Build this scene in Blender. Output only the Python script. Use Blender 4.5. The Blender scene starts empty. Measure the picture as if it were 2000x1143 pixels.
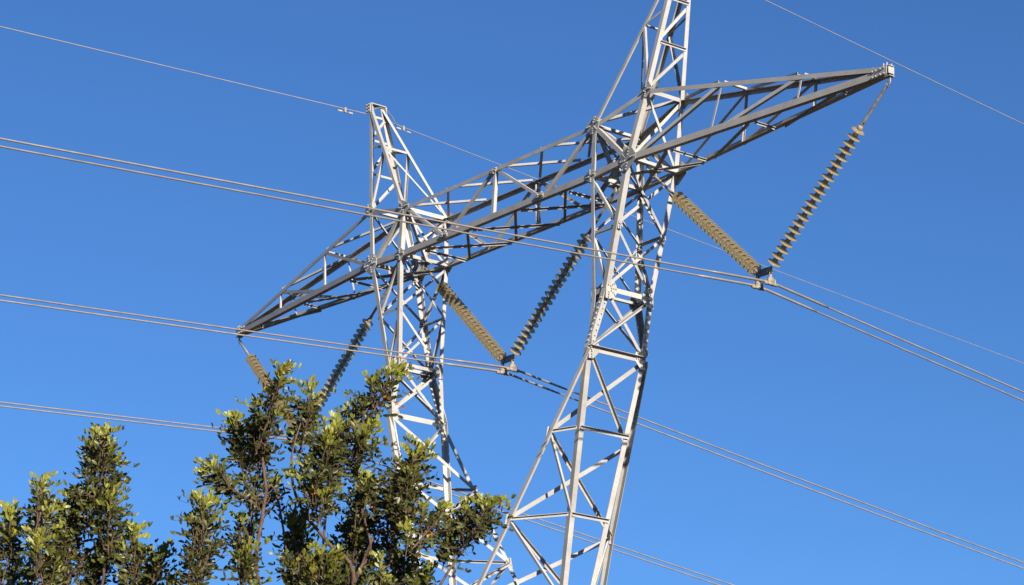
import bpy, math, random
from mathutils import Vector, Matrix
random.seed(7)
V = Vector
scene = bpy.context.scene
COL = scene.collection

# ------------------------------------------------------------------ camera
CAM = V((51.335, -38.356, -21.598))
AZ, EL, ROLL, FPX = -0.930027577, 0.300330178, 0.0231382294, 5259.745
fwd = V((math.sin(AZ)*math.cos(EL), math.cos(AZ)*math.cos(EL), math.sin(EL)))
rt0 = V((math.cos(AZ), -math.sin(AZ), 0)); up0 = rt0.cross(fwd)
RT = math.cos(ROLL)*rt0 + math.sin(ROLL)*up0
UP = -math.sin(ROLL)*rt0 + math.cos(ROLL)*up0
cd = bpy.data.cameras.new('camera'); cam = bpy.data.objects.new('camera', cd); COL.objects.link(cam)
M = Matrix((RT, UP, -fwd)).transposed().to_4x4(); M.translation = CAM
cam.matrix_world = M
cd.sensor_fit = 'HORIZONTAL'; cd.sensor_width = 36; cd.lens = 36*FPX/2000
cd.clip_start = 0.5; cd.clip_end = 20000
cd.dof.use_dof = True; cd.dof.focus_distance = 60; cd.dof.aperture_fstop = 45
scene.camera = cam

# ------------------------------------------------------------------ light
SUN = V((1.0, -0.205, 0.42)).normalized()        # towards the sun
SUN_EL = math.asin(SUN.z); SUN_ROT = math.atan2(SUN.x, SUN.y)
w = bpy.data.worlds.new('World'); scene.world = w; w.use_nodes = True
nt = w.node_tree; bg = nt.nodes['Background']
sky = nt.nodes.new('ShaderNodeTexSky'); sky.sky_type = 'NISHITA'; sky.sun_disc = False
sky.sun_elevation = SUN_EL; sky.sun_rotation = SUN_ROT
sky.altitude = 100; sky.air_density = 0.92; sky.dust_density = 0.0; sky.ozone_density = 10.0
nt.links.new(sky.outputs[0], bg.inputs[0]); bg.inputs[1].default_value = 0.0595
sl = bpy.data.lights.new('sun', 'SUN'); so = bpy.data.objects.new('sun', sl); COL.objects.link(so)
sl.energy = 5.0; sl.angle = math.radians(0.53); sl.color = (1.0, 0.91, 0.79)
so.rotation_euler = SUN.to_track_quat('Z', 'Y').to_euler(); so.location = (30, -10, 40)
scene.view_settings.view_transform = 'Standard'; scene.view_settings.look = 'None'
scene.view_settings.exposure = 1.13; scene.view_settings.gamma = 1.0
scene.cycles.max_bounces = 8; scene.cycles.transparent_max_bounces = 16

# ------------------------------------------------------------------ materials
def mat(name, c1, c2, scale=6, rough=0.6, metal=0.0, detail=6, bump=0.0, spec=0.4, lo=0.35, hi=0.65, vary=0.0):
    m = bpy.data.materials.new(name); m.use_nodes = True; n = m.node_tree; b = n.nodes['Principled BSDF']
    tc = n.nodes.new('ShaderNodeTexCoord'); ns = n.nodes.new('ShaderNodeTexNoise')
    ns.inputs['Scale'].default_value = scale; ns.inputs['Detail'].default_value = detail
    cr = n.nodes.new('ShaderNodeValToRGB')
    cr.color_ramp.elements[0].color = (*c1, 1); cr.color_ramp.elements[1].color = (*c2, 1)
    cr.color_ramp.elements[0].position = lo; cr.color_ramp.elements[1].position = hi
    n.links.new(tc.outputs['Object'], ns.inputs['Vector']); n.links.new(ns.outputs[0], cr.inputs[0])
    last = cr.outputs[0]
    if vary:                          # each piece of metal weathered a little differently, with fine mottling and dull patches
        oi = n.nodes.new('ShaderNodeObjectInfo'); n2 = n.nodes.new('ShaderNodeTexNoise'); n2.inputs['Scale'].default_value = scale*9; n2.inputs['Detail'].default_value = 4
        n.links.new(tc.outputs['Object'], n2.inputs['Vector'])
        m1 = n.nodes.new('ShaderNodeMapRange'); m1.inputs[3].default_value = 1-vary; m1.inputs[4].default_value = 1+vary*.6
        m2 = n.nodes.new('ShaderNodeMapRange'); m2.inputs[1].default_value = .3; m2.inputs[2].default_value = .7; m2.inputs[3].default_value = 1-vary*.6; m2.inputs[4].default_value = 1+vary*.5
        n.links.new(oi.outputs['Random'], m1.inputs[0]); n.links.new(n2.outputs[0], m2.inputs[0])
        mm = n.nodes.new('ShaderNodeMath'); mm.operation = 'MULTIPLY'; n.links.new(m1.outputs[0], mm.inputs[0]); n.links.new(m2.outputs[0], mm.inputs[1])
        vm = n.nodes.new('ShaderNodeVectorMath'); vm.operation = 'SCALE'; n.links.new(last, vm.inputs[0]); n.links.new(mm.outputs[0], vm.inputs['Scale']); last = vm.outputs[0]
    n.links.new(last, b.inputs['Base Color'])
    b.inputs['Roughness'].default_value = rough; b.inputs['Metallic'].default_value = metal
    b.inputs['Specular IOR Level'].default_value = spec
    if bump:
        bp = n.nodes.new('ShaderNodeBump'); bp.inputs['Strength'].default_value = bump; bp.inputs['Distance'].default_value = 0.02
        n.links.new(ns.outputs[0], bp.inputs['Height']); n.links.new(bp.outputs[0], b.inputs['Normal'])
    return m
M_STEEL = mat('galvanised_steel', (0.290, 0.278, 0.254), (0.352, 0.337, 0.311), scale=2.2, rough=0.6, spec=0.35, vary=0.14)
M_PLATE = mat('galvanised_plate', (0.263, 0.251, 0.230), (0.332, 0.322, 0.294), scale=3.5, rough=0.55, spec=0.4, vary=0.14)
M_BOLT = mat('bolt_zinc', (0.346, 0.327, 0.301), (0.437, 0.414, 0.383), scale=20, rough=0.5)
M_WIRE = mat('aluminium_strand', (0.180, 0.158, 0.130), (0.240, 0.211, 0.175), scale=3, rough=0.5, metal=0.2, vary=0.15)
M_EWIRE = mat('earth_wire_steel', (0.212, 0.192, 0.178), (0.265, 0.245, 0.226), scale=3, rough=0.5, metal=0.2)
M_FIT = mat('weathered_fitting', (0.182, 0.140, 0.100), (0.314, 0.274, 0.223), scale=9, rough=0.6, metal=0.2)
M_CAP = mat('rusty_cap', (0.256, 0.166, 0.099), (0.453, 0.318, 0.213), scale=12, rough=0.7, metal=0.2)
M_YOKE = mat('yoke_steel', (0.090, 0.090, 0.090), (0.152, 0.152, 0.148), scale=7, rough=0.5, metal=0.3)
M_BARK = mat('bark', (0.065, 0.041, 0.030), (0.140, 0.091, 0.067), scale=25, rough=0.9, bump=0.5, spec=0.1)
M_GROUND = mat('dry_ground', (0.029, 0.023, 0.013), (0.062, 0.043, 0.025), scale=0.25, rough=0.95, detail=10, spec=0.1)

def glass_mat():
    m = bpy.data.materials.new('dusty_glass'); m.use_nodes = True; n = m.node_tree; b = n.nodes['Principled BSDF']; out = n.nodes['Material Output']
    tc = n.nodes.new('ShaderNodeTexCoord'); oi = n.nodes.new('ShaderNodeObjectInfo'); ns = n.nodes.new('ShaderNodeTexNoise'); ns.inputs['Scale'].default_value = 9
    ns.noise_dimensions = '4D'; cr = n.nodes.new('ShaderNodeValToRGB'); cr.color_ramp.elements[0].position = .38; cr.color_ramp.elements[1].position = .66
    cr.color_ramp.elements[0].color = (0.45, 0.42, 0.29, 1); cr.color_ramp.elements[1].color = (0.47, 0.33, 0.16, 1)
    mu = n.nodes.new('ShaderNodeMath'); mu.operation = 'MULTIPLY'; mu.inputs[1].default_value = 40
    n.links.new(oi.outputs['Random'], mu.inputs[0]); n.links.new(mu.outputs[0], ns.inputs['W'])
    n.links.new(tc.outputs['Object'], ns.inputs['Vector']); n.links.new(ns.outputs[0], cr.inputs[0])
    n.links.new(cr.outputs[0], b.inputs['Base Color']); b.inputs['Roughness'].default_value = 0.13
    b.inputs['Transmission Weight'].default_value = 0.15; b.inputs['IOR'].default_value = 1.3
    tr = n.nodes.new('ShaderNodeBsdfTranslucent'); n.links.new(cr.outputs[0], tr.inputs['Color'])
    mx = n.nodes.new('ShaderNodeMixShader'); mx.inputs[0].default_value = 0.45
    n.links.new(b.outputs[0], mx.inputs[1]); n.links.new(tr.outputs[0], mx.inputs[2])
    tp = n.nodes.new('ShaderNodeBsdfTransparent'); tp.inputs[0].default_value = (.80, .83, .74, 1)
    m2 = n.nodes.new('ShaderNodeMixShader'); m2.inputs[0].default_value = 0.36
    n.links.new(mx.outputs[0], m2.inputs[1]); n.links.new(tp.outputs[0], m2.inputs[2]); n.links.new(m2.outputs[0], out.inputs[0])
    return m
M_GLASS = glass_mat()

def leaf_mat():
    m = bpy.data.materials.new('leaf'); m.use_nodes = True; n = m.node_tree
    b = n.nodes['Principled BSDF']; out = n.nodes['Material Output']
    at = n.nodes.new('ShaderNodeAttribute'); at.attribute_name = 'leaf_colour'
    n.links.new(at.outputs['Color'], b.inputs['Base Color']); b.inputs['Roughness'].default_value = 0.42
    b.inputs['Specular IOR Level'].default_value = 0.35
    tr = n.nodes.new('ShaderNodeBsdfTranslucent'); n.links.new(at.outputs['Color'], tr.inputs['Color'])
    mx = n.nodes.new('ShaderNodeMixShader'); mx.inputs[0].default_value = 0.22
    n.links.new(b.outputs[0], mx.inputs[1]); n.links.new(tr.outputs[0], mx.inputs[2]); n.links.new(mx.outputs[0], out.inputs[0])
    return m
M_LEAF = leaf_mat()

# ------------------------------------------------------------------ mesh helpers
class MB:
    def __init__(s): s.v = []; s.f = []
    def add(s, vs, fs):
        o = len(s.v); s.v += [tuple(x) for x in vs]; s.f += [[i+o for i in f] for f in fs]
    def prism(s, A, B, prof, u, v):
        n = len(prof)
        vs = [A + u*p[0] + v*p[1] for p in prof] + [B + u*p[0] + v*p[1] for p in prof]
        s.add(vs, [[i, (i+1) % n, n+(i+1) % n, n+i] for i in range(n)] + [list(range(n))[::-1], list(range(n, 2*n))])
    def angle(s, A, B, u, v, a, b=None, t=0.014):
        b = b or a; d = (B-A).normalized()
        u = (u - d*u.dot(d)).normalized(); v = v - d*v.dot(d); v = (v - u*v.dot(u)).normalized()
        s.prism(A, B, [(0, 0), (a, 0), (a, t), (t, t), (t, b), (0, b)], u, v)
    def box(s, c, x, y, z):           # half vectors
        vs = [c + x*i + y*j + z*k for i in (-1, 1) for j in (-1, 1) for k in (-1, 1)]
        s.add(vs, [[0, 1, 3, 2], [4, 6, 7, 5], [0, 4, 5, 1], [2, 3, 7, 6], [0, 2, 6, 4], [1, 5, 7, 3]])
    def cyl(s, A, B, r, r2=None, n=8, cap=True):
        r2 = r if r2 is None else r2
        d = (B-A).normalized(); u = d.orthogonal().normalized(); v = d.cross(u)
        cs = [(math.cos(2*math.pi*i/n), math.sin(2*math.pi*i/n)) for i in range(n)]
        vs = [A+(u*c+v*q)*r for c, q in cs] + [B+(u*c+v*q)*r2 for c, q in cs]
        s.add(vs, [[i, (i+1) % n, n+(i+1) % n, n+i] for i in range(n)] + ([list(range(n))[::-1], list(range(n, 2*n))] if cap else []))
    def tube(s, pts, rs, n=8):
        rings = []; u = None
        for i, p in enumerate(pts):
            d = (pts[min(i+1, len(pts)-1)] - pts[max(i-1, 0)]).normalized()
            u = d.orthogonal() if u is None else u - d*u.dot(d)
            u.normalize(); q = d.cross(u); r = rs[i] if isinstance(rs, list) else rs
            rings += [p + (u*math.cos(2*math.pi*k/n)+q*math.sin(2*math.pi*k/n))*r for k in range(n)]
        m = len(pts)
        fs = [[i*n+k, i*n+(k+1) % n, (i+1)*n+(k+1) % n, (i+1)*n+k] for i in range(m-1) for k in range(n)]
        s.add(rings, fs + [list(range(n))[::-1], list(range((m-1)*n, m*n))])
    def lathe(s, prof, n=24):         # (r, z) about z
        vs = [V((r*math.cos(2*math.pi*k/n), r*math.sin(2*math.pi*k/n), z)) for r, z in prof for k in range(n)]
        m = len(prof)
        s.add(vs, [[i*n+k, i*n+(k+1) % n, (i+1)*n+(k+1) % n, (i+1)*n+k] for i in range(m-1) for k in range(n)])
    def build(s, name, m, parent=None, smooth=False, origin=None):
        o0 = V(origin) if origin is not None else V((0, 0, 0))
        me = bpy.data.meshes.new(name); me.from_pydata([V(x)-o0 for x in s.v], [], s.f); me.update()
        if smooth: me.polygons.foreach_set('use_smooth', [True]*len(me.polygons))
        me.materials.append(m); o = bpy.data.objects.new(name, me); COL.objects.link(o)
        if parent: o.parent = parent
        elif origin is not None: o.location = o0
        return o
def tag(o, label=None, cat=None, group=None, kind=None):
    for k, x in (('label', label), ('category', cat), ('group', group), ('kind', kind)):
        if x: o[k] = x
    return o
def empty(name, loc=(0, 0, 0)):
    o = bpy.data.objects.new(name, None); COL.objects.link(o); o.location = loc; return o
def at(px, py, dist):                 # a point in the direction of a photo pixel at a given distance
    d = fwd + RT*((px-1000)/FPX) + UP*((571.5-py)/FPX)
    return CAM + d*dist

# ------------------------------------------------------------------ ground
GZ = -23.2
g = MB(); n = 24
g.add([V((x*6000/n-3000, y*6000/n-3000, GZ)) for y in range(n+1) for x in range(n+1)],
      [[y*(n+1)+x, y*(n+1)+x+1, (y+1)*(n+1)+x+1, (y+1)*(n+1)+x] for y in range(n) for x in range(n)])
tag(g.build('ground', M_GROUND), kind='structure')

# ------------------------------------------------------------------ lattice tower
XL = 13.2
NODE = {  # x, y, z of the (+x, +y) quarter
 'O': (5.356, .770, .069), 'I': (3.975, .774, 0.0), 'OT': (5.788, .586, 1.781), 'IT': (3.961, .725, 1.367),
 'P': (6.528, .229, 5.125), 'BO': (4.520, .716, -2.834), 'BI': (3.984, .698, -2.856), 'N': (4.077, .876, -4.225),
 '1I': (3.014, 1.163, -6.101), '1O': (3.647, .762, -6.038), '2I': (2.009, 1.556, -8.079), '2O': (3.157, .592, -7.997),
 '3I': (1.00, 1.95, -10.05), '3O': (2.67, .43, -9.96), '4I': (0.06, 2.31, -11.9), '4O': (2.20, .28, -11.9),
 'GI': (0.06, 4.3, GZ), 'GO': (4.6, .28, GZ), 'T': (XL, .075, .02), 'TT': (XL, .075, .20)}
def lerp(a, b, t): return a + (b-a)*t
def N(k, sx, sy):
    if ':' in k:                      # 'O:T:.33' = a third of the way from O to T
        a, b, t = k.split(':'); return lerp(N(a, sx, sy), N(b, sx, sy), float(t))
    x, y, z = NODE[k]; return V((x*sx, y*sy, z))
X, Y, Z = V((1, 0, 0)), V((0, 1, 0)), V((0, 0, 1))
tower = empty('transmission_tower', (0, 0, GZ))
tag(tower, 'tall grey galvanised steel lattice pylon with two masts carrying a wide tapered crossarm', 'pylon')
OFF = V((0, 0, -GZ))                  # tower children live relative to its base
def part(mb, name, m):
    mb.v = [tuple(V(x)+OFF) for x in mb.v]; return mb.build(name, m, tower)
def member(name, A, B, u, v, a, b=None, t=0.013, m=None):
    mb = MB(); mb.angle(A, B, u, v, a, b, t); return part(mb, name, m or M_STEEL)
def brace(name, A, B, nrm, a, off=0.018, flip=1, ext=-.045, out=False):
    """an angle lying in the face with outward normal nrm, its standing leg turned inwards, or outwards along its top edge"""
    d = (B-A).normalized(); nn = (nrm - d*nrm.dot(d)).normalized(); u = d.cross(nn)*flip
    if ext: A, B = A - d*ext, B + d*ext
    if out:
        if u.z > 0: u = -u
        return member(name, A + nn*.004 - u*a*.5, B + nn*.004 - u*a*.5, u, nn, a, max(.06, a*.85), 0.010)
    return member(name, A - nn*off - u*a*.5, B - nn*off - u*a*.5, u, -nn, a, a*.9, 0.010)
def plane_brace(name, A, B, top, a, dz=0.0, ext=-.13):
    """an angle lying on a horizontal plane: standing up on the top plane, hanging down under the bottom one"""
    d = (B-A).normalized(); A, B = A - d*ext, B + d*ext; u = d.cross(Z).normalized()
    if (u.dot(V((-.8, .6, 0))) > 0) != top: u = -u
    o = Z*((.004+dz)*(1 if top else -1)) - u*a*.5
    return member(name, A + o, B + o, u, Z if top else -Z, a, a*.85, 0.010)
def bolt(mb, p, nrm, r=0.018, h=0.034):
    mb.cyl(p - nrm*.004, p + nrm*h, r, r*.95, 6)
def plate(name, pts, nrm, bolts=(), t=0.012, off=0.003, both=False):
    """a gusset plate of polygon pts just outside its face, with its bolt heads"""
    mb = MB(); nn = nrm.normalized(); k = len(pts)
    vs = [p + nn*off for p in pts] + [p + nn*(off+t) for p in pts]
    mb.add(vs, [[i, (i+1) % k, k+(i+1) % k, k+i] for i in range(k)] + [list(range(k))[::-1], list(range(k, 2*k))])
    for p in bolts:
        bolt(mb, p + nn*(off+t), nn)
    return part(mb, name, M_PLATE)
def fan_plate(c, nrm, dirs, L, hw):
    """plate reaching L along each member direction, convex hull of the arms; two bolts per arm"""
    nn = nrm.normalized(); e1 = nn.orthogonal().normalized(); e2 = nn.cross(e1); P2 = []; bl = []
    for d in dirs:
        d = (d - nn*d.dot(nn)).normalized(); q = nn.cross(d)
        for s in (-1, 1): P2.append(c + d*L + q*hw*s)
        for f in (.35, .6, .85): bl.append(c + d*L*f + q*hw*.25)
    P2.append(c)
    pp = [((p-c).dot(e1), (p-c).dot(e2)) for p in P2]; pp = sorted(set((round(a, 5), round(b, 5)) for a, b in pp))
    def half(ps):
        h = []
        for p in ps:
            while len(h) > 1 and (h[-1][0]-h[-2][0])*(p[1]-h[-2][1])-(h[-1][1]-h[-2][1])*(p[0]-h[-2][0]) <= 0: h.pop()
            h.append(p)
        return h
    hull = half(pp)[:-1] + half(pp[::-1])[:-1]
    return plate('gusset_plate', [c + e1*a + e2*b for a, b in hull], nn, bl)

S = (-1, 1)
for sx in S:
    for sy in S:
        u, v = -X*sx, -Y*sy
        f = lambda k: N(k, sx, sy)
        # legs of the mast, corner outwards
        member('mast_leg', f('OT'), f('O'), u, v, .13, t=.016)
        member('mast_leg', f('O'), f('BO'), u, v, .138, t=.016)
        member('mast_leg', f('BO'), f('N'), u, v, .15, t=.018)
        member('mast_leg', f('IT'), f('I'), -u, v, .13, t=.016)
        member('mast_leg', f('I'), f('BI'), -u, v, .11, t=.014)
        member('mast_leg', f('BI'), lerp(f('BI'), f('N'), .93), -u, v, .13, t=.014)
        member('fork_leg', f('N'), f('2O'), u, v, .138, t=.016)
        member('fork_leg', f('2O'), f('4O'), u, v, .138, t=.016)
        member('fork_leg', f('N'), f('2I'), -u, v, .115, t=.015)
        member('fork_leg', f('2I'), f('4I'), -u, v, .115, t=.015)
        if sy == 1: member('body_leg', N('4O', sx, 0), N('GO', sx, 0), u, Y, .2, t=.02)
        if sx == 1: member('body_leg', V((0, f('4I').y, f('4I').z)), V((0, f('GI').y, GZ)), v, X, .2, t=.02)
        # earth wire peak
        member('peak_leg', f('OT'), f('P'), u, v, .115, t=.014)
        member('peak_leg', f('IT'), f('P'), -u, v, .09, t=.012)
        # crossarm chords, outside the masts
        nf = Y*sy
        member('crossarm_chord', f('O'), f('T'), Z, v, .150, .135, t=.015)
        member('crossarm_chord', f('OT'), f('TT'), -Z, v, .105, .11, t=.013)
        member('crossarm_chord', f('I'), f('O'), Z, v, .150, .135, t=.015)
        member('crossarm_chord', f('IT'), f('OT'), -Z, v, .12, t=.014)
        # front and back faces of the bridge
        brace('crossarm_brace', f('IT'), V((2.0*sx, f('I').y, .02)), nf, .06)
        brace('crossarm_brace', V((0, f('IT').y, 1.367)), V((2.0*sx, f('I').y, .05)), nf, .075)
        brace('crossarm_brace', f('IT'), V((2.0*sx, f('I').y, .05)), nf, .085, off=.03)
        # arm faces
        for a, b, s_ in (('O', 'OT:TT:.333', .085), ('OT:TT:.333', 'O:T:.333', .055), ('O:T:.333', 'OT:TT:.667', .085), ('OT:TT:.667', 'O:T:.667', .055)):
            brace('crossarm_brace', f(a), f(b), nf, s_, flip=sx*sy)
        # mast box at the crossarm
        brace('mast_brace', f('IT'), f('O'), nf, .11)
        om, im = V((sx*5.356, 0, .05)), V((sx*3.975, 0, 0))
        brace('mast_brace', f('IT'), om, nf, .09, off=.05)
        brace('mast_brace', f('IT'), im, nf, .09, off=.05)
        # mast front and back faces, zigzag
        brace('mast_brace', f('I'), f('O:BO:.5'), nf, .07)
        brace('mast_brace', f('O:BO:.5'), f('I:BI:.48'), nf, .07)
        brace('mast_brace', f('I:BI:.48'), f('BO'), nf, .07)
        brace('mast_brace', f('BI'), f('BO'), nf, .12)
        # fork
        brace('fork_brace', f('1I'), f('1O'), nf, .07, out=sy < 0); brace('fork_brace', f('2I'), f('2O'), nf, .07, out=sy < 0); brace('fork_brace', f('3I'), f('3O'), nf, .07)
        brace('fork_brace', f('1I'), f('2O'), nf, .06); brace('fork_brace', f('2I'), f('3O'), nf, .06); brace('fork_brace', f('3I'), f('4O'), nf, .07)
        # peak, front and back faces
        k = lerp(f('IT'), f('P'), .585)
        brace('peak_brace', k, f('OT'), nf, .07)
        brace('peak_brace', k, lerp(f('OT'), f('P'), .60), nf, .06)
    # faces across the line (front to back), one side at a time
    F = lambda k: N(k, sx, -1); B = lambda k: N(k, sx, 1)
    no, ni = X*sx, -X*sx
    def cross(name, a, b, nrm, s_, s2=None):
        brace(name, F(a), B(b), nrm, s_); brace(name, B(a), F(b), nrm, s2 or s_, off=.05)
    def strut(name, a, nrm, s_, off=.018): brace(name, F(a), B(a), nrm, s_, off=off)
    strut('crossarm_strut', 'OT', no, .10); strut('crossarm_strut', 'IT', ni, .11)
    strut('crossarm_strut', 'O', -Z, .10, .03); strut('crossarm_strut', 'I', -Z, .10, .03)
    cross('mast_brace', 'OT', 'O', no, .075); cross('mast_brace', 'IT', 'I', ni, .07)
    cross('mast_brace', 'O', 'O:BO:.5', no, .075); cross('mast_brace', 'O:BO:.5', 'BO', no, .075)
    cross('mast_brace', 'I', 'I:BI:.48', ni, .065); cross('mast_brace', 'I:BI:.48', 'BI', ni, .065)
    strut('mast_strut', 'BO', no, .12); strut('mast_strut', 'BI', ni, .09)
    brace('mast_brace', F('BO'), B('N'), no, .09); brace('mast_brace', B('BO'), F('N'), no, .08, out=True); cross('mast_brace', 'BI', 'N', ni, .075)
    brace('mast_strut', F('N'), B('N'), no, .13, out=True)
    for a, b in (('N', '1I'), ('1I', '2I'), ('2I', '3I'), ('3I', '4I')):
        brace('fork_brace', F(a), B(b), -ni, .085, off=-.02, out=True)
        brace('fork_brace', B(a), F(b), -ni, .10, off=.01)
    for a in ('1O', '2O', '3O'): brace('fork_strut', F(a), B(a), no, .085, out=True)
    # arm: top and bottom planes
    for t in ('.333', '.667'): plane_brace('crossarm_strut', F('OT:TT:'+t), B('OT:TT:'+t), True, .065, ext=-.075)
    for t in ('.167', '.5', '.833'): plane_brace('crossarm_strut', F('O:T:'+t), B('O:T:'+t), False, .06, .004, ext=-.12)
    plane_brace('crossarm_brace', B('OT'), F('OT:TT:.333'), True, .065, .014); plane_brace('crossarm_brace', B('OT:TT:.333'), F('OT:TT:.667'), True, .065, .014)
    plane_brace('crossarm_brace', B('O:T:.167'), F('O:T:.5'), False, .06, ext=-.22); plane_brace('crossarm_brace', B('O:T:.5'), F('O:T:.833'), False, .06, ext=-.22)
    plane_brace('crossarm_brace', B('I'), F('O:T:.167'), False, .075, .008, ext=-.18); plane_brace('crossarm_brace', F('I'), B('O:T:.167'), False, .06, .014, ext=-.18)
    plane_brace('crossarm_brace', F('IT'), B('OT'), True, .08, .014)
    # peak outer face
    lv = [0, .35, .67, .90]
    for i in range(3):
        a, b = 'OT:P:%g' % lv[i], 'OT:P:%g' % lv[i+1]
        brace('peak_strut', F(b), B(b), no, .06, out=True, ext=-.07)
        brace('peak_brace', F(a), B(b), no, .07)
    brace('peak_brace', lerp(F('IT'), F('P'), .585), lerp(B('IT'), B('P'), .585), ni, .06)
    brace('peak_brace', lerp(F('IT'), F('P'), .585), B('IT'), ni, .05)
    # peak cap and arm tip
    mb = MB(); p = N('P', sx, 0)
    mb.box(p+V((0, 0, .03)), X*.10, Y*.27, Z*.012); mb.box(p+V((0, -.26, -.10)), X*.10, Y*.012, Z*.14); mb.box(p+V((0, .26, -.10)), X*.10, Y*.012, Z*.14)
    for q in (-.06, .05):
        for z in (.0, -.09, -.18):
            for s_ in S: bolt(mb, p+V((q, .272*s_, z)), Y*s_)
    part(mb, 'peak_cap', M_PLATE)
    mb = MB(); p = N('T', sx, 0)
    mb.box(p+V((sx*.05, 0, .10)), X*.010, Y*.085, Z*.075); mb.box(p+V((sx*.02, 0, .205)), X*.05, Y*.08, Z*.006)
    for s_ in S:
        mb.box(p+V((-sx*.20, s_*.105, .11)), X*.22, Y*.007, Z*.10)
        for q in (.05, .16, .3, .4):
            for z in (.04, .17): bolt(mb, p+V((-sx*q, s_*.113, z)), Y*s_)
    for q in (.0, .1, .42, .5):
        for s_ in S: bolt(mb, p+V((-sx*q, s_*.07, .22)), Z, .018, .06)
    mb.box(p+V((0, 0, -.03)), X*.08, Y*.08, Z*.008); mb.box(p+V((0, 0, -.085)), X*.03, Y*.012, Z*.06)
    part(mb, 'tip_plate', M_PLATE)
    # gusset plates
    for sy in S:
        f = lambda k: N(k, sx, sy); nf = Y*sy; D = lambda a, b: f(b)-f(a)
        fan_plate(f('IT'), nf, [D('IT', 'OT'), -X*sx, D('IT', 'I'), D('IT', 'O'), D('IT', 'P')], .24, .055)
        fan_plate(f('OT'), nf, [D('OT', 'TT'), D('OT', 'IT'), D('OT', 'P'), D('OT', 'O')], .20, .05)
        fan_plate(f('O')+Z*.05, nf, [D('O', 'T'), D('O', 'I'), D('O', 'OT'), D('O', 'BO'), D('O', 'IT')], .29, .065)
        fan_plate(f('I')+Z*.06, nf, [D('I', 'O'), -X*sx, D('I', 'IT'), D('I', 'BI')], .17, .05)
        fan_plate(V((2.0*sx, f('I').y, .08)), nf, [X, -X, V((sx, 0, .8)), V((-sx, 0, .8))], .13, .045)
        fan_plate(f('BO')-Y*sy*.075, X*sx, [D('BO', 'O'), D('BO', 'N'), V((0, -sy, 0)), V((0, -sy, .8)), V((0, -sy, -.8))], .25, .06)
        fan_plate(f('N')+Z*.02-Y*sy*.075, X*sx, [D('N', 'BO'), D('N', '1O'), V((0, -sy, .9)), V((0, -sy, 0))], .26, .07)
        fan_plate(lerp(f('O'), f('BO'), .5)-Y*sy*.055, X*sx, [D('O', 'BO'), D('BO', 'O'), V((0, -sy, .8)), V((0, -sy, -.8))], .10, .04)
        for k, a, b in (('1I', 'N', '2I'), ('2I', '1I', '3I')):
            fan_plate(f(k), -X*sx, [f(a)-f(k), f(b)-f(k), V((0, -sy, .4)), V((0, -sy, -.4))], .13, .045)
        fan_plate(f('BI')-Y*sy*.06, -X*sx, [D('BI', 'I'), D('BI', 'N'), V((0, -sy, 0)), V((0, -sy, .8)), V((0, -sy, -.8))], .20, .05)
        # splice bolts down the lower leg
        mb = MB()
        for i in range(9):
            p = lerp(f('BO'), f('N'), .15+.09*i)
            bolt(mb, p + V((-sx*.06, 0, 0)), nf); bolt(mb, p + V((0, -sy*.09, 0)), X*sx)
        part(mb, 'splice_bolt_row', M_BOLT)
for sy in S:                          # bridge between the masts
    nf = Y*sy; v = -nf; y0 = .774*sy; y1 = .725*sy
    member('crossarm_chord', N('I', -1, sy), N('I', 1, sy), Z, v, .150, .135, t=.015)
    member('crossarm_chord', N('IT', -1, sy), N('IT', 1, sy), -Z, v, .10, .105, t=.013)
    brace('crossarm_post', V((0, y1, 1.36)), V((0, y0, .05)), nf, .10)
    fan_plate(V((0, y1, 1.33)), nf, [X, -X, V((1, 0, -.7)), V((-1, 0, -.7)), -Z], .12, .04)
xt = [-3.961, -1.98, 0, 1.98, 3.961]; xb = [-3, -1, 1, 3]
for i in range(4):
    for s_ in S:
        plane_brace('crossarm_brace', V((xt[i], -.725*s_, 1.367)), V((xt[i+1], .725*s_, 1.367)), True, .065, 0 if s_ > 0 else .014, ext=-.18)
for i in range(3):
    for s_ in S:
        plane_brace('crossarm_brace', V((xb[i], -.774*s_, 0)), V((xb[i+1], .774*s_, 0)), False, .07, 0 if s_ > 0 else .014)
for x in (-3, 3): plane_brace('crossarm_strut', V((x, -.774, 0)), V((x, .774, 0)), False, .07, .012)
# hanger brackets under the crossarm for the strings
HX = {'a': 3.975, 'b': 5.356}
for sx in S:
    for x in HX.values():
        mb = MB(); c = V((sx*x, 0, 0))
        mb.box(c+V((0, 0, -.02)), X*.14, Y*.16, Z*.008)
        for s_ in S: mb.box(c+V((0, s_*.05, -.10)), X*.06, Y*.008, Z*.08)
        mb.box(c+V((0, 0, .06)), X*.012, Y*.20, Z*.075)
        part(mb, 'hanger_bracket', M_PLATE)
# body below the fork, down to the ground
body = [('4', 'G')]
WL = [0, .22, .45, .7, 1.0]
legp = [lambda t: lerp(V((2.2, 0, -11.9)), V((4.6, 0, GZ)), t), lambda t: lerp(V((0, 2.31, -11.9)), V((0, 4.3, GZ)), t),
        lambda t: lerp(V((-2.2, 0, -11.9)), V((-4.6, 0, GZ)), t), lambda t: lerp(V((0, -2.31, -11.9)), V((0, -4.3, GZ)), t)]
for q in range(4):
    a, b = legp[q], legp[(q+1) % 4]; nn = (a(0)+b(0)); nn.z = 0; nn.normalize()
    for i in range(4):
        if i < 3 or True:
            brace('body_brace', a(WL[i]), b(WL[i+1]), nn, .09); brace('body_brace', b(WL[i]), a(WL[i+1]), nn, .09, off=.05)
        brace('body_strut', a(WL[i]), b(WL[i]), nn, .09, off=.03)
    mb = MB(); p = a(1.0)
    mb.box(p+V((0, 0, .1)), X*.45, Y*.45, Z*.35); part(mb, 'footing', mat('concrete', (.3, .29, .27), (.4, .39, .37)) if q == 0 else bpy.data.materials['concrete'])

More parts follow.
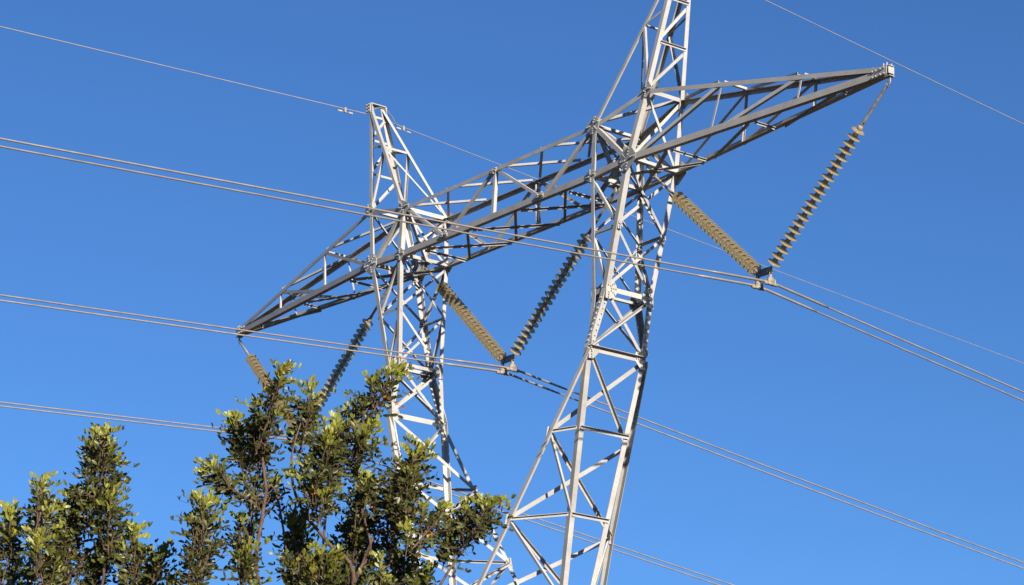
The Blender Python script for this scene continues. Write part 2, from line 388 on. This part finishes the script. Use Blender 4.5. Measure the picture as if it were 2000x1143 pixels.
# ------------------------------------------------------------------ insulator strings
PITCH, ND = 0.178, 21
def disc_meshes():
    b = MB()                          # glass shed, opening towards -z
    b.lathe([(.045, .002), (.075, -.004), (.115, -.016), (.148, -.034), (.164, -.050), (.162, -.055), (.150, -.050), (.115, -.050), (.105, -.060), (.095, -.060), (.088, -.046), (.058, -.042), (.02, -.040)], 26)
    c = MB()
    c.lathe([(.0, .092), (.034, .092), (.050, .080), (.060, .040), (.062, .004), (.052, -.006), (.0, -.006)], 14)
    c.lathe([(.016, -.04), (.015, -.085), (.022, -.092), (.022, -.104), (.0, -.104)], 8)
    return b, c
proto = None
def insulator(A, B, label, link):
    """string from its hanging point A down to B: shackle, link rod, discs, socket"""
    global proto
    d = (B-A); L = d.length; d.normalize()
    r = empty('insulator_string', A); r.rotation_mode = 'QUATERNION'; r.rotation_quaternion = (-d).to_track_quat('Z', 'Y')
    tag(r, label, 'insulator', 'insulator strings hanging in pairs from the crossarm')
    lk = L - ND*PITCH - .14
    mb = MB(); mb.cyl(V((0, 0, -.14)), V((0, 0, -lk+.10)), .034, n=10)
    mb.box(V((0, 0, -.12)), X*.035, Y*.012, Z*.05); mb.box(V((0, 0, -lk+.07)), X*.035, Y*.02, Z*.06)
    mb.build('link_rod', M_FIT, r)
    mb = MB()
    mb.tube([V((.0, .04*math.cos(t), -.05+.07*math.sin(t))) for t in [math.pi*2*i/14 for i in range(15)]], .013, 6)
    mb.cyl(V((0, -.06, -.10)), V((0, .06, -.10)), .014); mb.build('shackle', M_FIT, r)
    for i in range(ND):
        z = -lk - .08 - i*PITCH
        if proto is None:
            b, c = disc_meshes()
            o = b.build('glass_disc', M_GLASS, r, smooth=True); c_ = c.build('metal_cap', M_CAP, o, smooth=True); proto = (o, c_)
        else:
            o = proto[0].copy(); COL.objects.link(o); o.parent = r
            c_ = proto[1].copy(); COL.objects.link(c_); c_.parent = o
        o.location = (0, 0, z)
    mb = MB(); mb.cyl(V((0, 0, -L+.09)), V((0, 0, -L-.02)), .03, n=8); mb.box(V((0, 0, -L-.02)), X*.04, Y*.018, Z*.06)
    mb.build('socket_eye', M_FIT, r)
    return r
VX = {'right': 9.21, 'centre': -.21, 'left': -9.63}
ENDZ = -3.42
strings = [
 ((5.356, 0, -.10), 9.21-.17, 'glass disc string slanting from the near mast down to the highest wire pair'),
 ((13.2, 0, -.12), 9.21+.17, 'glass disc string on a long rod under the raised near tip of the crossarm'),
 ((-3.975, 0, -.10), -.21-.17, 'glass disc string slanting from the far mast down to the middle wire pair'),
 ((3.975, 0, -.10), -.21+.17, 'glass disc string sloping from beside the near mast to the middle wire pair'),
 ((-13.2, 0, -.12), -9.63-.17, 'glass disc string under the low far tip of the crossarm, mostly behind leaves'),
 ((-5.356, 0, -.10), -9.63+.17, 'glass disc string from the far mast down into the tree top'),
]
for A, bx, lab in strings: insulator(V(A), V((bx, 0, ENDZ)), lab, 1)

# ------------------------------------------------------------------ yokes, clamps, conductors
COND_Z = -3.71
yl = {'right': 'dark yoke plate joining the highest and nearest pair of insulator strings', 'centre': 'dark yoke plate joining the middle pair of insulator strings', 'left': 'dark yoke plate joining the pair of strings behind the tree'}
cl = {('right', -1): 'lower wire of the highest conductor pair, passing across both masts', ('right', 1): 'upper wire of the highest conductor pair, passing across both masts',
      ('centre', -1): 'lower wire of the middle conductor pair, passing under the far crossarm tip', ('centre', 1): 'upper wire of the middle conductor pair, passing under the far crossarm tip',
      ('left', -1): 'lower wire of the lowest conductor pair, running behind the tree', ('left', 1): 'upper wire of the lowest conductor pair, running behind the tree'}
SLOPE = {'right': (.066, .135), 'centre': (.0705, .135), 'left': (.070, .133)}
def sagz(z0, y, s):
    sl_ = s[0] if y < 0 else s[1]; a = abs(y); return z0 - sl_*a + sl_/320*a*a
for ph, x0 in VX.items():
    r = empty('yoke_plate', (x0, 0, ENDZ)); tag(r, yl[ph], 'yoke plate', 'yoke plates under the insulator strings')
    mb = MB()
    pf = [(-.26, -.09), (.26, -.09), (.24, .05), (.15, .07), (-.15, .07), (-.24, .05)]
    mb.prism(V((0, -.02, 0)), V((0, .02, 0)), pf, X, Z)
    mb.cyl(V((-.17, -.05, 0)), V((-.17, .05, 0)), .022); mb.cyl(V((.17, -.05, 0)), V((.17, .05, 0)), .022)
    mb.build('plate', M_YOKE, r)
    for s_ in S:
        mb = MB(); c = V((s_*.2, 0, COND_Z-ENDZ))
        mb.box(c+V((0, 0, .17)), X*.012, Y*.035, Z*.10); mb.box(c+V((0, 0, .06)), X*.03, Y*.07, Z*.045)
        mb.tube([c+V((0, q, -.028-abs(q)*.11)) for q in (-.19, -.1, 0, .1, .19)], [.03, .042, .05, .042, .03], 8)
        for q in (-.09, .09):
            mb.box(c+V((0, q, .0)), X*.055, Y*.02, Z*.05)
            for e in S: mb.cyl(c+V((e*.045, q, -.07)), c+V((e*.045, q, .075)), .012, n=6)
        mb.build('suspension_clamp', M_FIT, r)
        ys = [-170+i*5 for i in range(33)] + [-8+i*.5 for i in range(33)] + [10+i*5 for i in range(35)]
        x = x0+s_*.2
        P = [V((x, y, sagz(COND_Z, y, SLOPE[ph]))) for y in ys]
        mb = MB(); mb.tube(P, .0195, 8)
        o = mb.build('conductor_wire', M_WIRE, None, True, origin=(x, 0, COND_Z)); tag(o, cl[(ph, s_)], 'power line', 'twin conductor wires')
        mb = MB(); ya = [-1.75+i*.25 for i in range(15)]
        mb.tube([V((0, y, sagz(0, y, SLOPE[ph]))) for y in ya], [.022] + [.029]*13 + [.022], 8)
        mb.build('armour_rod', M_WIRE, o, True)

# ------------------------------------------------------------------ earth wires with dampers
def wire(name, P, r, m, label, cat, group=None):
    mb = MB(); mb.tube(P, r, 6); o = mb.build(name, m, None, True, origin=P[0]); return tag(o, label, cat, group)
EZ = 4.84
for sx in S:
    nm = 'far' if sx < 0 else 'near'
    yn = [-.30-i*i*.12 for i in range(36)]; yf = [.30+i*i*.12 for i in range(36)]
    sn, sf = .0395, (.094 if sx < 0 else .113)
    z0 = EZ if sx < 0 else 4.96
    if sx < 0: wire('earth_wire', [V((sx*6.528, y, z0-sn*(-y-.3)+sn/300*y*y)) for y in yn], .014, M_EWIRE,
         'thin earth wire running up to the %s peak, on this side of the pylon' % nm, 'earth wire', 'earth wires on the pylon peaks')
    wire('earth_wire', [V((sx*6.528, y, z0-.03-sf*(y-.3)+sf/320*y*y)) for y in yf], .0105, M_EWIRE,
         'thin earth wire running on from the %s peak, beyond the pylon' % nm, 'earth wire', 'earth wires on the pylon peaks')
    if sx > 0: continue
    # jumper over the peak
    wire('jumper_wire', [V((sx*6.528+.05*math.sin(t*math.pi), -.28+1.05*t, z0+.30*math.sin(math.pi*min(1, t*1.15))**.8 - .06*t)) for t in [i/16 for i in range(17)]], .010, M_EWIRE,
         'thin curved jumper wire looping over the top of the %s peak' % nm, 'jumper wire')
    for side, y in ((-1, -1.02), (1, .92)):
        zz = z0 - (sn*.72 if side < 0 else .03+sf*.62)
        r = empty('vibration_damper', (sx*6.528, y, zz))
        tag(r, 'small two-weight damper on the earth wire, %s the %s peak' % ('left of' if side < 0 else 'just right of', nm), 'damper', 'dampers on the earth wires')
        mb = MB(); mb.box(V((0, 0, -.03)), X*.02, Y*.03, Z*.07); mb.build('clamp', M_FIT, r)
        sl_ = V((0, 1, sn if side < 0 else -sf)).normalized()
        mb = MB(); mb.cyl(V((0, 0, -.09))-sl_*.2, V((0, 0, -.09))+sl_*.2, .007, n=6); mb.build('messenger_cable', M_FIT, r)
        for e in S:
            mb = MB(); mb.cyl(V((0, 0, -.09))+sl_*e*.11, V((0, 0, -.09))+sl_*e*.24, .030, .024, n=10); mb.build('weight', M_STEEL, r)

#TREES
# ------------------------------------------------------------------ trees close to the camera
PX = 1/FPX
def vnoise(): return V((random.uniform(-1, 1), random.uniform(-1, 1), random.uniform(-1, 1)))
class Crown:
    def __init__(s): s.v = []; s.f = []; s.c = []; s.m = []
    def leaflet(s, p, d, n, L, W, col, fold, curl):
        d = d.normalized(); r = d.cross(n).normalized(); n = r.cross(d)
        o = len(s.v); rows = [(0, .10), (.22, .72), (.5, 1.0), (.78, .86), (.96, .38)]
        for t, wd in rows:
            c = p + d*(L*t) - n*(curl*L*t*t)
            hw = W*.5*wd
            s.v += [c - r*hw + n*(hw*fold), c, c + r*hw + n*(hw*fold)]
        for i in range(4):
            a = o+i*3
            s.f += [(a, a+1, a+4, a+3), (a+1, a+2, a+5, a+4)]; s.c += [col, col]; s.m += [0, 0]
    def twig(s, pts, r0, r1):
        n = 5; o = len(s.v); u = None
        for i, p in enumerate(pts):
            d = (pts[min(i+1, len(pts)-1)] - pts[max(i-1, 0)]).normalized()
            u = d.orthogonal() if u is None else u - d*u.dot(d)
            u.normalize(); q = d.cross(u); r = r0+(r1-r0)*i/(len(pts)-1)
            s.v += [p + (u*math.cos(2*math.pi*k/n)+q*math.sin(2*math.pi*k/n))*r for k in range(n)]
        for i in range(len(pts)-1):
            for k in range(n):
                s.f.append((o+i*n+k, o+i*n+(k+1) % n, o+(i+1)*n+(k+1) % n, o+(i+1)*n+k)); s.c.append((.1, .07, .05)); s.m.append(1)
    def spray(s, p, d, young, size=1.0):
        """one compound leaf: a stalk with pairs of oval leaflets"""
        d = d.normalized(); up = (Z*.4 + vnoise()*.6 - fwd*.7); side = d.cross(up).normalized(); n0 = side.cross(d).normalized()
        npair = random.choice((3, 3, 4, 4)); L = .0315*size*random.uniform(.85, 1.15); step = L*.44
        pts = [p + d*(step*(i)) - n0*(.006*i*i*size) for i in range(npair+2)]
        s.twig(pts[:-1], .0011, .0006)
        old = random.random()
        for i in range(1, npair+1):
            for q in (-1, 1):
                y = min(1, max(0, young + random.uniform(-.22, .22)))
                k = random.uniform(.75, 1.25)
                a = (.048*k, .052*k, .013*k); b = (.205*k**.6, .21*k**.6, .028*k**.6)
                col = tuple(a[j]+(b[j]-a[j])*y for j in range(3))
                if old < .003: col = (.36*k, .13*k, .02)
                elif old < .02: col = (.11*k, .085*k, .025*k)
                ang = math.radians(random.uniform(38, 68))*(1-.55*young)
                dd = d*math.cos(ang) + side*(q*math.sin(ang)) + vnoise()*.24
                nn = n0 + side*(q*.5) + vnoise()*.75
                s.leaflet(pts[i], dd, nn, L*random.uniform(.72, 1.18), L*random.uniform(.34, .46), col, random.uniform(.05, .5), random.uniform(-.1, .28) if random.random() < .85 else random.uniform(.3, .7))
        if young > .45:
            k = random.uniform(.9, 1.1); s.leaflet(pts[-2], d + vnoise()*.2, n0 + vnoise()*.3, L*.9, L*.42, (.21*k, .21*k, .03), .2, .1)
    def shoot(s, p, d, L, tip, size):
        """an upright shoot carrying compound leaves all round, pale at its end when tip is high"""
        d = d.normalized(); q = p + d*L + Z*(L*.12); mid = p.lerp(q, .5) + vnoise()*L*.06
        s.twig([p, mid, q], .0020, .0010)
        n = max(4, int(L/.0165)); a0 = random.uniform(0, 6.28); e1 = d.orthogonal().normalized(); e2 = d.cross(e1)
        for i in range(n):
            t = (i+.4)/n; c = p.lerp(mid, t*2) if t < .5 else mid.lerp(q, t*2-1)
            ang = a0 + i*2.4; rad = e1*math.cos(ang) + e2*math.sin(ang)
            spread = .78 - .45*t
            y = tip*max(0, (t-.45)/.55)**1.0
            s.spray(c, d*(.7+.5*t) + rad*spread + Z*.35 + vnoise()*.14, y, size*(1.0 - .18*t))
        for i in range(2): s.spray(q - d*.012, d + vnoise()*.25, tip, size*.85)
    def cluster(s, bx, by, tx, ty, hw, n, dist, size=1.0):
        A, B = at(bx, by+14, dist), at(tx, ty+14, dist + random.uniform(-.1, .1)); ax = B-A; Lx = ax.length; a = ax/Lx
        W = hw*.80*PX*dist; s1 = a.cross(fwd).normalized(); s2 = fwd
        mid = A + ax*.5 + vnoise()*W*.15
        curve = [A.lerp(mid, t/3) for t in range(3)] + [mid.lerp(B, t/3) for t in range(4)]
        s.twig(curve[:-1], .0045, .0022)
        m = max(4, round(n/3.4))
        for i in range(m):
            t = (i+random.random())/m*.86
            wt = W*min(1.0, .5+1.6*t)*max(.06, (1-t))**.8*1.15
            ang = random.uniform(0, 2*math.pi); rr = math.sqrt(random.uniform(.05, 1))
            off = (s1*math.cos(ang) + s2*math.sin(ang))*(wt*rr)
            j = A.lerp(mid, t*2) if t < .5 else mid.lerp(B, t*2-1)
            L = random.uniform(.075, .125)*min(1.1, .55+hw/90)
            d = a*.75 + Z*.5 + off/max(W, 1e-4)*.7 + vnoise()*.22
            p = j + off*.62 - d.normalized()*L*.35
            s.twig([j - a*.03, j.lerp(p, .6) - a*.01, p], .0026, .0020)
            tip = random.uniform(.75, 1.0) if (t > .6 or (rr > .85 and random.random() < .5)) else random.uniform(0, .25)
            s.shoot(p, d, L, tip, size)
        s.shoot(B - a*.13, a + Z*.1 + vnoise()*.1, .125, 1.0, size)
    def build(s, parent, O):
        me = bpy.data.meshes.new('crown'); me.from_pydata([p-O for p in s.v], [], s.f); me.update()
        me.materials.append(M_LEAF); me.materials.append(M_BARK)
        me.polygons.foreach_set('material_index', s.m); me.polygons.foreach_set('use_smooth', [True]*len(s.f))
        ca = me.color_attributes.new('leaf_colour', 'FLOAT_COLOR', 'CORNER'); buf = []
        for f, c in zip(s.f, s.c): buf += [c[0], c[1], c[2], 1.0]*len(f)
        ca.data.foreach_set('color', buf)
        o = bpy.data.objects.new('crown', me); COL.objects.link(o); o.parent = parent
def smooth_line(P, k=5):
    out = []
    for i in range(len(P)-1):
        p0, p1, p2, p3 = P[max(i-1, 0)], P[i], P[i+1], P[min(i+2, len(P)-1)]
        for j in range(k):
            t = j/k
            out.append(.5*((2*p1) + (p2-p0)*t + (2*p0-5*p1+4*p2-p3)*t*t + (3*p1-p0-3*p2+p3)*t**3))
    return out + [P[-1]]
def make_tree(clusters, branches, root_px, fork_py, dist, label):
    O = at(root_px, 1143, dist+.15); O.z = GZ
    r = empty('carob_tree', O); tag(r, label, 'tree', 'leafy trees in the foreground')
    fork = at(root_px, fork_py, dist+.1)
    mb = MB(); P = smooth_line([V((0, 0, -.05)), V((.06, .03, .7)), V((-.03, .05, 1.4)), fork-O], 6)
    mb.tube(P, [.105-.055*i/(len(P)-1) for i in range(len(P))], 10); mb.build('trunk', M_BARK, r, True)
    for pts, w0, w1 in branches:
        L = [fork + vnoise()*.01] + [at(x, y, dist+dz) for x, y, dz in pts]
        P = smooth_line([p-O for p in L], 6); n = len(P)
        rs = [.64*(w0 + (w1-w0)*i/(n-1))*PX*dist*.5*random.uniform(.92, 1.08) for i in range(n)]
        mb = MB(); mb.tube(P, rs, 7); mb.build('branch', M_BARK, r, True)
    cr = Crown()
    for c in clusters: cr.cluster(*c[:6], dist+(c[6] if len(c) > 6 else random.uniform(-.25, .25)))
    cr.build(r, O)
random.seed(21)
make_tree([
 (505, 862, 545, 722, 44, 26, -.1), (585, 872, 610, 758, 46, 24, .1), (480, 930, 455, 815, 44, 26, .0), (515, 920, 505, 835, 56, 24, .1),
 (500, 962, 402, 918, 40, 24, -.1), (705, 836, 762, 722, 44, 32, .1), (640, 890, 695, 795, 30, 14, .2), (615, 1000, 650, 826, 74, 84, -.1),
 (675, 905, 712, 838, 42, 20, .0), (790, 1010, 800, 884, 56, 46, .0), (755, 1050, 775, 945, 78, 46, .2), (800, 1065, 866, 988, 42, 24, -.1),
 (890, 1065, 952, 985, 52, 34, .0), (868, 1085, 880, 1040, 32, 12, .0), (382, 1160, 397, 975, 48, 56, -.2), (470, 1130, 468, 1010, 30, 18, .1),
 (480, 1175, 478, 1072, 32, 18, -.1), (578, 1165, 580, 1010, 64, 66, .0), (675, 1160, 690, 1010, 84, 90, .2), (700, 1010, 715, 930, 60, 26, .0),
 (780, 1165, 785, 1075, 60, 34, .1), (505, 1010, 525, 940, 36, 14, .2), (610, 1175, 640, 1100, 70, 40, -.2), (720, 1190, 745, 1120, 55, 24, -.1), (820, 1190, 832, 1130, 30, 12, .0),
 (400, 1290, 400, 1170, 70, 40), (520, 1300, 510, 1180, 90, 50), (650, 1310, 660, 1190, 90, 50), (760, 1300, 775, 1200, 80, 40), (330, 1330, 320, 1210, 60, 26), (480, 1420, 440, 1290, 90, 40), (620, 1430, 640, 1300, 100, 46), (760, 1420, 800, 1290, 80, 34)],
 [([(505, 1143, 0), (514, 1000, 0), (520, 960, 0), (513, 900, .05), (512, 850, 0), (530, 790, -.05)], 15, 5),
  ([(490, 1143, .1), (492, 1040, .1), (492, 975, .1), (505, 925, .1)], 12, 5), ([(545, 985, .05), (500, 970, 0), (430, 962, -.1)], 9, 3),
  ([(690, 1143, 0), (640, 1060, 0), (600, 1010, 0), (577, 965, 0), (569, 915, 0), (574, 870, .05), (590, 820, .1)], 15, 4),
  ([(690, 1143, .1), (718, 1092, .1), (723, 1058, .1), (712, 1010, .1), (724, 960, .1), (780, 930, 0)], 14, 4), ([(720, 1070, .1), (757, 1038, .1), (800, 1000, 0)], 10, 4),
  ([(840, 1180, 0), (860, 1143, 0), (883, 1105, 0), (905, 1075, 0), (930, 1040, 0)], 12, 4), ([(640, 960, .1), (655, 885, .1), (690, 828, .1), (715, 800, .1)], 9, 3),
  ([(478, 1160, -.1), (485, 1100, 0), (492, 1065, 0), (470, 1020, 0)], 10, 3), ([(390, 1180, -.2), (375, 1100, -.2), (390, 1010, -.2)], 10, 3), ([(690, 1160, .2), (760, 1105, .1), (770, 1040, .2)], 10, 4)],
 600, 1420, 11.0, 'larger leafy evergreen tree with pale shoot tips, in front of the far mast')
make_tree([
 (168, 1015, 213, 840, 62, 68, .0), (120, 1160, 150, 960, 80, 80, .1), (62, 1070, 82, 945, 48, 42, -.1), (15, 1160, 18, 995, 62, 50, .1), (212, 1100, 212, 965, 44, 36, .0),
 (250, 1165, 265, 1040, 44, 36, -.1), (285, 1185, 308, 1090, 48, 34, .0), (85, 1170, 70, 1065, 62, 38, -.2), (180, 1180, 190, 1080, 56, 30, .1), (160, 900, 190, 850, 20, 4, .2),
 (-60, 1170, -70, 1020, 60, 36), (40, 1310, 40, 1180, 90, 46), (170, 1310, 180, 1190, 90, 46), (270, 1320, 280, 1200, 60, 28), (-70, 1330, -80, 1190, 80, 34), (90, 1430, 80, 1300, 100, 44), (210, 1430, 240, 1300, 80, 34)],
 [([(128, 1160, .1), (150, 1110, .1), (168, 1082, .1), (192, 1055, .1), (200, 960, 0), (212, 900, 0)], 18, 4), ([(195, 1160, 0), (203, 1110, 0), (214, 1075, 0), (222, 1020, 0)], 11, 4),
  ([(60, 1180, -.1), (60, 1080, -.1), (80, 1000, -.1)], 12, 4), ([(255, 1200, 0), (262, 1120, 0)], 9, 4), ([(10, 1200, .1), (15, 1090, .1)], 10, 4)],
 120, 1420, 11.4, 'leafy evergreen tree with one tall pointed shoot, at the left edge away from the pylon')
